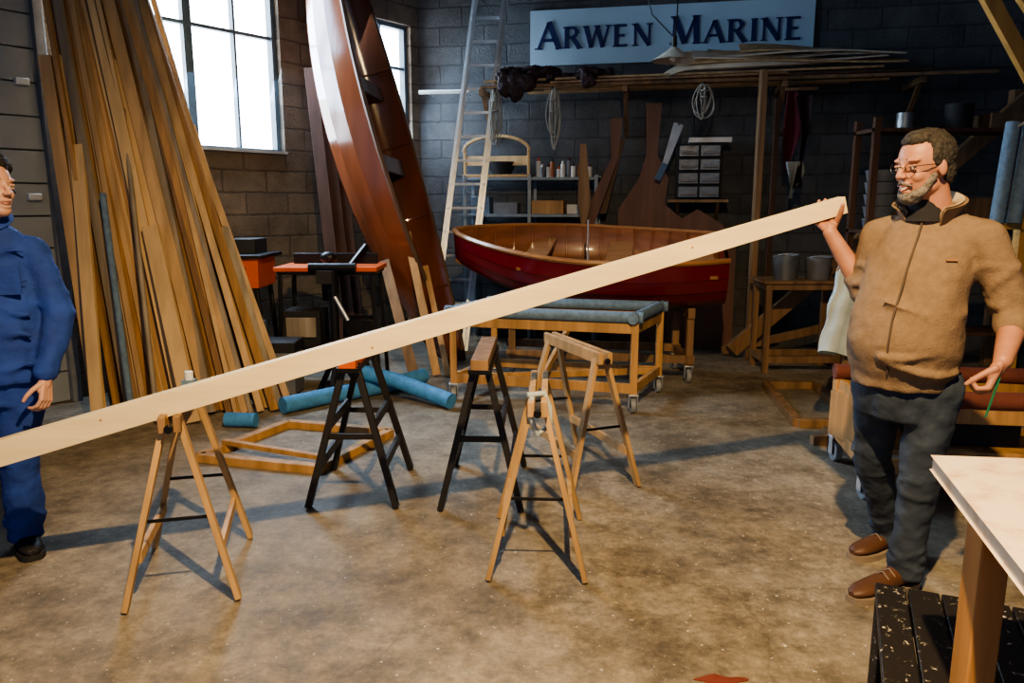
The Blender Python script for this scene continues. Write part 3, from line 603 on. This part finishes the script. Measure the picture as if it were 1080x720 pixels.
# ---------------------------------------------------------------- people
SKIN=mat('skin',(.48,.23,.15),.5,0,.14,18,.05);SKINW=mat('skin_fair',(.58,.33,.24),.5,0,.12,18,.04)
EYEW=mat('eye_white',(.55,.50,.46),.3,0,.02,5,0);IRIS=mat('iris',(.03,.022,.018),.2,0,.1,5,0)
def person_head(e,pos,fwd,tilt,skin,hairc,beard,scale=1.0,glasses=False,curly=False,smile=True):
    f=V(fwd).normalized();l=V((0,0,1)).cross(f)
    R=Matrix((( f.x,l.x,0),(f.y,l.y,0),(0,0,1)))@Matrix.Rotation(tilt,3,'Y')
    M=Matrix.Translation(V(pos))@R.to_4x4()@Matrix.Scale(scale,4);obs=[]
    b=MB()
    b.sph((-.012,0,.025),(.098,.074,.094),skin,n=28,k=18);b.sph((.026,0,-.035),(.058,.057,.080),skin,n=24,k=16)
    b.sph((.052,0,-.092),(.032,.034,.026),skin);b.sph((.0,0,-.065),(.07,.058,.040),skin)
    b.cap((.080,0,.018),(.101,0,-.020),.0075,.0105,skin);b.sph((.101,0,-.024),(.013,.0105,.0095),skin)
    for s in(-1,1):
        b.sph((.092,s*.011,-.026),(.010,.008,.008),skin);b.sph((.066,s*.030,.027),(.020,.026,.009),skin)
        b.sph((.050,s*.034,-.030),(.028,.022,.022),skin);b.sph((-.008,s*.077,-.008),(.015,.008,.028),skin,R=Matrix.Rotation(-s*.35,3,'Z'))
    b.sph((.080,0,-.052),(.013,.022,.008),skin);b.sph((.078,0,-.077),(.012,.020,.008),skin)
    b.cap((-.03,0,-.06),(-.05,0,-.16),.054,.056,skin,n=20)
    obs.append(b.build('head',M=M,remesh=.0035,smooth=6))
    b=MB()
    for s in(-1,1):
        b.sph((.0695,s*.031,.003),.0108,EYEW);b.sph((.0775,s*.031,.003),.0045,IRIS,n=12)
    obs.append(b.build('eyes',M=M))
    b=MB()
    for s in(-1,1):
        b.cap((.0745,s*.031-.012,.0085),(.0745,s*.031+.012,.0085),.0056,.0056,skin,n=10);b.cap((.0725,s*.031-.011,-.004),(.0725,s*.031+.011,-.004),.0048,.0048,skin,n=10)
        b.tube([V((.082-.006*abs(t),s*(.014+.014*t),.030+.004*math.sin(t*1.6))) for t in(0,.7,1.4,2.1)],.0028,hairc,n=8)
    obs.append(b.build('brows_and_lids',M=M))
    b=MB();LIP=mat('lips',(.34,.12,.09),.4,0,.1,10,0);ww=.031 if smile else .022
    pu=[V((.092-.018*abs(t)**2,t*ww,-.059+.012*t*t)) for t in(-1,-.5,0,.5,1)];pl=[V((.090-.018*abs(t)**2,t*ww*.93,-.074+.024*t*t)) for t in(-1,-.5,0,.5,1)]
    if not smile: pl=[V((.089-.018*abs(t)**2,t*ww*.93,-.067+.006*t*t)) for t in(-1,-.5,0,.5,1)];pu=[V((.091-.018*abs(t)**2,t*ww,-.061+.002*t*t)) for t in(-1,-.5,0,.5,1)]
    b.tube(pu,.0026,LIP,n=8);b.tube(pl,.0032,LIP,n=8)
    if smile: b.loft([[pu[i]-V((.0002,0,.001)),pl[i]+V((-.0002,0,.001))] for i in range(5)],WHT,cap=False,closed=False)
    obs.append(b.build('mouth',M=M))
    b=MB()
    if not curly:
        b.sph((-.024,0,.038),(.094,.079,.090),hairc,n=28,k=16);b.sph((-.058,0,-.015),(.050,.070,.072),hairc,n=24)
        b.sph((.030,0,.090),(.042,.054,.024),hairc);b.sph((.008,0,.104),(.055,.05,.022),hairc)
        for s in(-1,1): b.sph((-.004,s*.070,.03),(.028,.009,.033),hairc)
        hb=b.build('hair',M=M,remesh=.004,smooth=2,disp=(.012,.006,.04,.008))
    else:
        for k in range(90):
            a=random.uniform(0,2*math.pi);ph=random.uniform(-.5,1.4)
            x=-.035+.100*math.cos(a)*math.cos(ph);y=.092*math.sin(a)*math.cos(ph);z=.03+.11*math.sin(ph)
            if x>.020 and z<.085: continue
            b.sph((x,y,z),random.uniform(.020,.030),hairc,n=8,k=6)
        b.sph((-.036,0,.035),(.095,.085,.098),hairc)
        hb=b.build('hair',M=M,remesh=.006,smooth=1,disp=(.018,.014))
    obs.append(hb)
    if beard:
        b=MB();b.sph((.054,0,-.098),(.040,.038,.027),beard);
        for s in(-1,1):
            b.cap((.046,s*.042,-.082),(.012,s*.062,-.03),.017,.010,beard);b.cap((.066,s*.027,-.090),(.046,s*.042,-.082),.015,.017,beard);b.cap((.093,s*.004,-.047),(.078,s*.032,-.058),.005,.004,beard)
        obs.append(b.build('beard',M=M,remesh=.0035,smooth=1,disp=(.008,.005)))
    if glasses:
        b=MB();GL=mat('spectacle_frame',(.02,.02,.02),.3)
        for s in(-1,1):
            b.tube([V((.096-.010*abs(math.cos(a)) ,s*(.033+.022*math.cos(a)),.003+.014*math.sin(a))) for a in [2*math.pi*i/20 for i in range(21)]],.0013,GL,n=6)
            b.tube([V((.088,s*.055,.008)),V((.05,s*.073,.008)),V((-.01,s*.079,.006)),V((-.03,s*.075,-.008))],.0015,GL,n=6)
        b.tube([V((.094,-.011,.005)),V((.098,0,.008)),V((.094,.011,.005))],.0013,GL,n=6);obs.append(b.build('spectacles',M=M))
    reparent(e,obs)
def hand(e,name,wrist,fdir,back,side,skin,curl,thumb=(.55,.75,-.35),spread=.05,scale=1,tcurl=.4):
    x=V(fdir).normalized();z=V(back);z=(z-x*z.dot(x)).normalized();y=z.cross(x)*side
    R=Matrix(((x.x,y.x,z.x),(x.y,y.y,z.y),(x.z,y.z,z.z)));W=V(wrist)
    T=lambda p:W+R@(V(p)*scale)
    b=MB()
    def chain(p,ds,rs):
        for i,dv in enumerate(ds):
            q=p+V(dv);b.cap(T(p),T(q),rs[i]*scale,rs[i+1]*scale,skin,n=12);p=q
    for yy in(-.028,-.010,.010,.027): b.cap(T((.0,yy*.6,0)),T((.088,yy,0)),.0145*scale,.0120*scale,skin,n=12)
    b.cap(T((-.004,0,0)),T((.02,0,0)),.025*scale,.020*scale,skin);b.cap(T((.015,.02,-.008)),T((.05,.025,-.008)),.016*scale,.013*scale,skin)
    for k,(yy,l) in enumerate(((.029,.070),(.010,.078),(-.010,.073),(-.028,.057))):
        p=V((.090,yy,0));a=0;ds=[];sp=(yy/.03)*spread
        for i,fr in enumerate((.44,.31,.25)):
            a+=curl[i]*(1+.06*(1.5-k));ds.append((l*fr*math.cos(a),l*fr*sp,-l*fr*math.sin(a)))
        chain(p,ds,[.0098,.0088,.0080,.0068])
    t=V(thumb).normalized();p=V((.022,.030,-.006));t2=(t+V((tcurl,-tcurl*.3,-tcurl*.5))).normalized();t3=(t2+V((tcurl,-tcurl*.5,-tcurl*.4))).normalized()
    chain(p,[t*.040,t2*.032,t3*.025],[.0140,.0112,.0102,.0082])
    reparent(e,[b.build(name,remesh=.003*scale,smooth=2)])
def shoe(e,name,heel,toe,m,sole,h=.085):
    heel=V(heel);toe=V(toe);a=(toe-heel);L=a.length;a.normalize();s=V((-a.y,a.x,0));b=MB()
    prof=[(0,.028,h*.8),(.06,.037,h),(.25,.038,h*1.02),(.45,.040,h*.8),(.65,.048,h*.62),(.85,.044,h*.5),(.96,.030,h*.38),(1,.014,h*.28)]
    n=16;rings=[]
    for t,w,hh in prof:
        c=heel+a*(L*t);rings.append([c+s*(w*math.cos(k*2*math.pi/n))+V((0,0,.022+max(0,hh*(.5+.5*math.sin(k*2*math.pi/n))))) for k in range(n)])
    b.loft(rings,m);
    rings=[]
    for t,w,hh in prof: c=heel+a*(L*t-.004+.008*t);w+=.006;rings.append([c+s*(w*i)+V((0,0,z)) for i,z in((-1,.0),(1,.0),(1,.026),(-1,.026))])
    b.loft(rings,sole)
    for t in(.42,.52): c=heel+a*(L*t);b.tube([c+s*(-.03)+V((0,0,h*(1.18-.6*t))),c+V((0,0,h*(1.42-.6*t))),c+s*.03+V((0,0,h*(1.18-.6*t)))],.003,sole,n=6)
    reparent(e,[b.build(name)])

def man():
    e=empty('smiling_man',(1.5,2.8,0))
    a=V((.73,-.683,0));f=V((-.683,-.73,0))
    FLE=mat('brown_fleece',(.24,.165,.105),.95,0,.15,40,.2);CREAM=mat('cream_fleece_lining',(.50,.40,.27),.95)
    JEAN=mat('blue_denim',(.050,.070,.105),.85,0,.5,7,.3);TEE=mat('dark_tshirt',(.02,.02,.025),.9)
    HAIR=mat('greying_hair',(.060,.052,.046),.8,0,.7,70,.4);BRD=mat('grey_beard',(.24,.215,.19),.85,0,.6,80,.4)
    prof=[((1.475,2.80,.845),.172,.148,.00),((1.475,2.80,.90),.190,.168,.01),((1.47,2.79,1.0),.196,.175,.025),((1.475,2.79,1.10),.190,.168,.025),((1.49,2.79,1.2),.180,.150,.02),((1.505,2.79,1.31),.182,.136,.01),((1.515,2.79,1.385),.170,.116,0),((1.52,2.79,1.44),.130,.096,0),((1.515,2.785,1.48),.095,.082,0),((1.51,2.78,1.51),.076,.074,0)]
    obs=[]
    b=MB();b.ell([(V(c)+f*o,x,y) for c,x,y,o in prof],a,FLE,n=32)
    SL=V((1.650,2.670,1.375));SR=V((1.395,2.915,1.38))
    EL=V((1.765,2.63,1.12));ER=V((1.385,2.965,1.165))
    b.cap(SL,EL,.070,.064,FLE,n=20);b.cap(SL-a*.09+V((0,0,.02)),SL,.066,.070,FLE);b.cap(SR+a*.09+V((0,0,.02)),SR,.066,.068,FLE)
    WL=V((1.635,2.475,.985))
    b.cap(EL,EL.lerp(WL,.30),.064,.055,FLE,n=20)
    b.cap(SR,ER,.068,.060,FLE,n=20);WR=V((1.250,3.012,1.392));b.cap(ER,ER.lerp(WR,.24),.060,.051,FLE)
    b.ell([((1.475,2.80,.830),.180,.155),((1.475,2.80,.872),.185,.160)],a,FLE)
    for p,q,t0,r in((EL,WL,.30,.058),(ER,WR,.24,.054)):
        c=p.lerp(q,t0);d=(q-p).normalized();b.cyl(c-d*.02,c+d*.012,r,FLE,n=20)
    for p,q,ts in((SL,EL,(.35,.55,.72,.9)),(SR,ER,(.4,.6,.8))):
        for t in ts:
            c=p.lerp(q,t);_,u,w=orth(q-p,(0,0,1));b.tube([c+(u*math.cos(g)+w*math.sin(g))*.066+(q-p).normalized()*.025*math.sin(g*2+t*9) for g in [i*.35+t*5 for i in range(11)]],.011,FLE,n=8)
    for z,r0 in((.93,.176),(.99,.186),(1.14,.172)):
        b.tube([V((1.473,2.795,z))+a*(.195*math.sin(g))+f*((r0+.018)*math.cos(g))+V((0,0,.03*math.sin(g*2+z*30))) for g in [-.2+i*.16 for i in range(11)]],.010,FLE,n=8)
    obs.append(b.build('fleece_jacket',remesh=.009,smooth=5,disp=(.20,.028,.07,.012)))
    nc=V((1.508,2.778,1.505));
    for nm,ro,m,dz in(('collar_outer',.006,FLE,0),('collar_lining',-.006,CREAM,.006)):
        b=MB();rows=[]
        for i in range(25):
            t=math.pi*(-.80+1.60*i/24)
            dr=(-f*math.cos(t)*.080+a*math.sin(t)*.088);fr=(1-math.cos(t))/2;p=nc+dr+V((0,0,-.055*fr));o=dr.normalized()
            rows.append([p+o*ro+V((0,0,-.03)),p+o*(ro+.004+.014*fr)+V((0,0,.01+dz)),p+o*(ro+.012+.030*fr)+V((0,0,.040-.015*fr+dz)),p+o*(ro+.004+.022*fr)+V((0,0,.040-.015*fr+dz)),p+o*(ro-.006+.008*fr)+V((0,0,.008+dz)),p+o*(ro-.008)+V((0,0,-.03))])
        b.loft(rows,m);obs.append(b.build(nm,sharp=80))
    b=MB();b.ell([((1.50,2.78,1.44),.085,.090),((1.50,2.775,1.49),.070,.074),((1.49,2.77,1.515),.062,.062)],a,TEE);obs.append(b.build('t_shirt_neck'))
    b=MB();b.tube([V(c)+f*(o+y+.002) for c,x,y,o in prof[1:9]],.004,mat('zip_tape',(.10,.07,.05),.8),n=6)
    ang=math.radians(42);q=V(prof[5][0])+f*(.01+.136*math.cos(ang))+a*(.182*math.sin(ang));nn=(f*math.cos(ang)/.136+a*math.sin(ang)/.182).normalized();tt=V((0,0,1)).cross(nn)
    b.bar(q-tt*.018,q+tt*.018,.006,.007,mat('embroidered_logo',(.45,.22,.10),.8))
    obs.append(b.build('zip_and_logo'))
    b=MB()
    HL=V((1.565,2.735,.84));HR=V((1.435,2.895,.84));KL=V((1.55,2.745,.47));KR=V((1.485,2.99,.47));AL=V((1.55,2.785,.10));AR=V((1.645,3.12,.10))
    b.ell([((1.49,2.81,.70),.15,.12),((1.485,2.81,.80),.175,.142),((1.48,2.81,.90),.168,.142),((1.48,2.81,.93),.16,.13)],a,JEAN)
    for h_,k_,n_ in((HL,KL,AL),(HR,KR,AR)):
        b.cap(h_,k_,.098,.072,JEAN,n=20);b.cap(k_,n_,.072,.060,JEAN,n=20);b.cyl(n_,n_-V((0,0,.045)),.060,JEAN,.064,n=20)
        for t in(-.12,.02,.12,.80,.88,.96):
            c=k_.lerp(n_,t);rr=.074-.012*max(t,0);b.tube([c+V((rr*math.cos(g),rr*math.sin(g),.016*math.sin(g*2+t*20))) for g in [i*.45+t*7 for i in range(10 if t<.5 else 15)]],.007,JEAN,n=8)
    obs.append(b.build('jeans',remesh=.009,smooth=3,disp=(.12,.020,.05,.010)))
    b=MB();b.cap(EL.lerp(WL,.2),WL,.047,.030,SKIN,n=18);b.cap(ER.lerp(WR,.2),WR,.043,.027,SKIN,n=18);obs.append(b.build('forearms',remesh=.006,smooth=2))
    reparent(e,obs)
    hand(e,'right_hand',WR+V((0,.006,.012)),(-.05,.88,.42),(.0,.42,-.9),1,SKIN,(.85,.45,.35),thumb=(-.30,.02,-.95),spread=.05,tcurl=.12)
    hand(e,'left_hand',WL+V((-.01,-.004,-.012)),(-.40,-.10,-.90),(.75,-.60,-.2),-1,SKIN,(1.0,1.05,.7),thumb=(.80,.15,-.60),tcurl=.3)
    b=MB();p=WL+V((-.055,-.015,-.10));b.cyl(p+V((.035,-.01,.05)),p+V((-.01,-.03,-.08)),.004,mat('green_pencil',(.02,.16,.08),.4),n=6);reparent(e,[b.build('pencil')])
    LEA=mat('brown_leather',(.12,.055,.03),.5);SOL=mat('pale_sole',(.30,.24,.18),.7)
    shoe(e,'shoe_left',(1.60,2.815,0),(1.295,2.675,0),LEA,SOL);shoe(e,'shoe_right',(1.715,3.15,0),(1.455,3.03,0),LEA,SOL)
    person_head(e,(1.450,2.740,1.630),(-.965,-.26,0),.12,SKIN,HAIR,BRD,1.02,glasses=True)
man()
def woman():
    e=empty('woman_in_overalls',(-2.13,3.09,0))
    f=V((.35,-.937,0));a=V((.937,.35,0))
    BLU=mat('blue_work_cloth',(.018,.060,.32),.85,0,.3,8,.3);HAIR=mat('dark_curly_hair',(.012,.010,.010),.7,0,.5,60,.5)
    C=V((-2.13,3.09,0));obs=[]
    b=MB();prof=[(.78,.205,.150),(.84,.212,.158),(.98,.195,.145),(1.12,.185,.135),(1.25,.180,.125),(1.33,.165,.105),(1.39,.12,.080),(1.44,.065,.062)]
    b.ell([(C+V((0,0,z)),x,y) for z,x,y in prof],a,BLU,n=32)
    SL=C+a*.160+V((0,0,1.31));SRr=C-a*.160+V((0,0,1.31))
    EL=V((-1.885,3.135,1.05));WL=V((-1.895,3.02,.83));ER=V((-2.38,3.0,1.05));WR=V((-2.36,2.88,.84))
    for s,k,w in((SL,EL,WL),(SRr,ER,WR)):
        b.cap(s,k,.064,.060,BLU,n=20);b.cap(k,w,.060,.050,BLU,n=20)
        for t in(.5,.75,1.0):
            c=s.lerp(k,t);b.tube([c+V((.058*math.cos(g),.058*math.sin(g),.018*math.sin(g+t*9))) for g in [i*.4 for i in range(12)]],.010,BLU,n=8)
    for k in range(5):
        z=.86+.11*k;b.tube([C+f*(.15-.012*k)+a*(-.16+.04*i)+V((0,0,z+.02*math.sin(i*.9+k*2))) for i in range(9)],.010,BLU,n=8)
    obs.append(b.build('work_jacket',remesh=.010,smooth=4,disp=(.18,.03,.06,.014)))
    b=MB();col=[];nc=C+V((0,0,1.43))
    for i in range(17):
        t=math.pi*2*(i/16)*.84+math.pi*.16;col.append(nc+f*(.072*math.cos(t))+a*(.078*math.sin(t))+V((0,0,.005-.035*math.cos(t))))
    b.loft([[p+V((0,0,-.03)),p+(p-nc).normalized()*.03+V((0,0,.0)),p+V((0,0,.03)),p-(p-nc).normalized()*.01] for p in col],BLU);obs.append(b.build('collar'))
    b=MB()
    for k in range(5): b.sph(C+f*(.152-.006*k)+V((0,0,.9+.11*k)),.009,BLU)
    b.box(C+f*.128+a*.085+V((0,0,1.20)),(.10,.012,.11),BLU,rz=math.atan2(a.y,a.x));obs.append(b.build('buttons_and_pocket'))
    b=MB();b.ell([(C+V((0,0,.68)),.15,.11),(C+V((0,0,.8)),.17,.125),(C+V((0,0,.9)),.15,.11)],a,BLU)
    for h_,k_,n_ in((C+a*.075+V((0,0,.78)),V((-2.10,3.09,.46)),V((-2.15,3.15,.09))),(C-a*.085+V((0,0,.78)),V((-2.26,3.04,.46)),V((-2.36,3.06,.09)))):
        b.cap(h_,k_,.095,.078,BLU,n=20);b.cap(k_,n_,.078,.072,BLU,n=20);b.cyl(n_,n_-V((0,0,.04)),.072,BLU,.075,n=20)
        for t in(-.15,.05,.8,.92):
            c=k_.lerp(n_,t);b.tube([c+V((.078*math.cos(g),.078*math.sin(g),.016*math.sin(g*2+t*20))) for g in [i*.45+t*7 for i in range(11)]],.009,BLU,n=8)
    obs.append(b.build('work_trousers',remesh=.010,smooth=3,disp=(.15,.022,.05,.010)))
    reparent(e,obs)
    hand(e,'left_hand',WL+V((0,-.012,-.035)),(.05,-.30,-.95),(.9,-.1,.0),-1,SKINW,(.5,.6,.4),scale=.9,thumb=(.6,.6,-.4))
    hand(e,'right_hand',WR+V((0,-.012,-.035)),(-.05,-.30,-.95),(-.9,-.1,.0),1,SKINW,(.5,.6,.4),scale=.9,thumb=(.6,.6,-.4))
    BS=mat('black_work_shoe',(.012,.011,.011),.5)
    shoe(e,'shoe_left',(-2.20,3.21,0),(-2.04,3.02,0),BS,DARK);shoe(e,'shoe_right',(-2.38,3.12,0),(-2.27,2.88,0),BS,DARK)
    person_head(e,(-2.065,3.06,1.565),(.95,-.31,0),.0,SKINW,HAIR,None,.98,curly=True,smile=False)
woman()

# ---------------------------------------------------------------- camera & light
cam=bpy.data.cameras.new('camera');co=bpy.data.objects.new('camera',cam);sc.collection.objects.link(co)
cam.sensor_width=36;cam.lens=36*800/1080;co.location=(0,0,1.5);co.rotation_euler=(math.radians(90-10.27),0,0);cam.clip_start=.05
sc.camera=co
def light(name,kind,loc,e,col,size=.1,tgt=None,**k):
    l=bpy.data.lights.new(name,kind);l.energy=e;l.color=col;o=bpy.data.objects.new(name,l);sc.collection.objects.link(o);o.location=loc
    if kind=='AREA':
        l.shape='RECTANGLE' if 'sy' in k else 'SQUARE';l.size=size
    else: l.shadow_soft_size=size
    if 'sy' in k:l.size_y=k['sy']
    if kind=='SPOT': l.spot_size=math.radians(k.get('ang',110));l.spot_blend=k.get('blend',.6)
    if tgt is not None: o.rotation_euler=(V(tgt)-V(loc)).to_track_quat('-Z','Y').to_euler()
    return o
light('halogen_work_lamp','SPOT',(.3,.7,3.5),1050,(1,.69,.34),.04,(.0,2.6,.3),ang=122,blend=.9)
light('window_daylight','AREA',LW(2.7,.08,2.9),190,(.50,.72,1),1.8,LW(2.7,3,1.4),sy=1.8)
light('window_daylight','AREA',LW(.7,.08,2.7),50,(.50,.72,1),1.0,LW(.7,3,1.4),sy=1.3)
w=bpy.data.worlds.new('world');sc.world=w;w.use_nodes=True
w.node_tree.nodes['Background'].inputs[0].default_value=(.40,.60,1,1);w.node_tree.nodes['Background'].inputs[1].default_value=.45
try:
    sc.view_settings.look='AgX - Medium High Contrast'
except Exception as ex: print(ex)
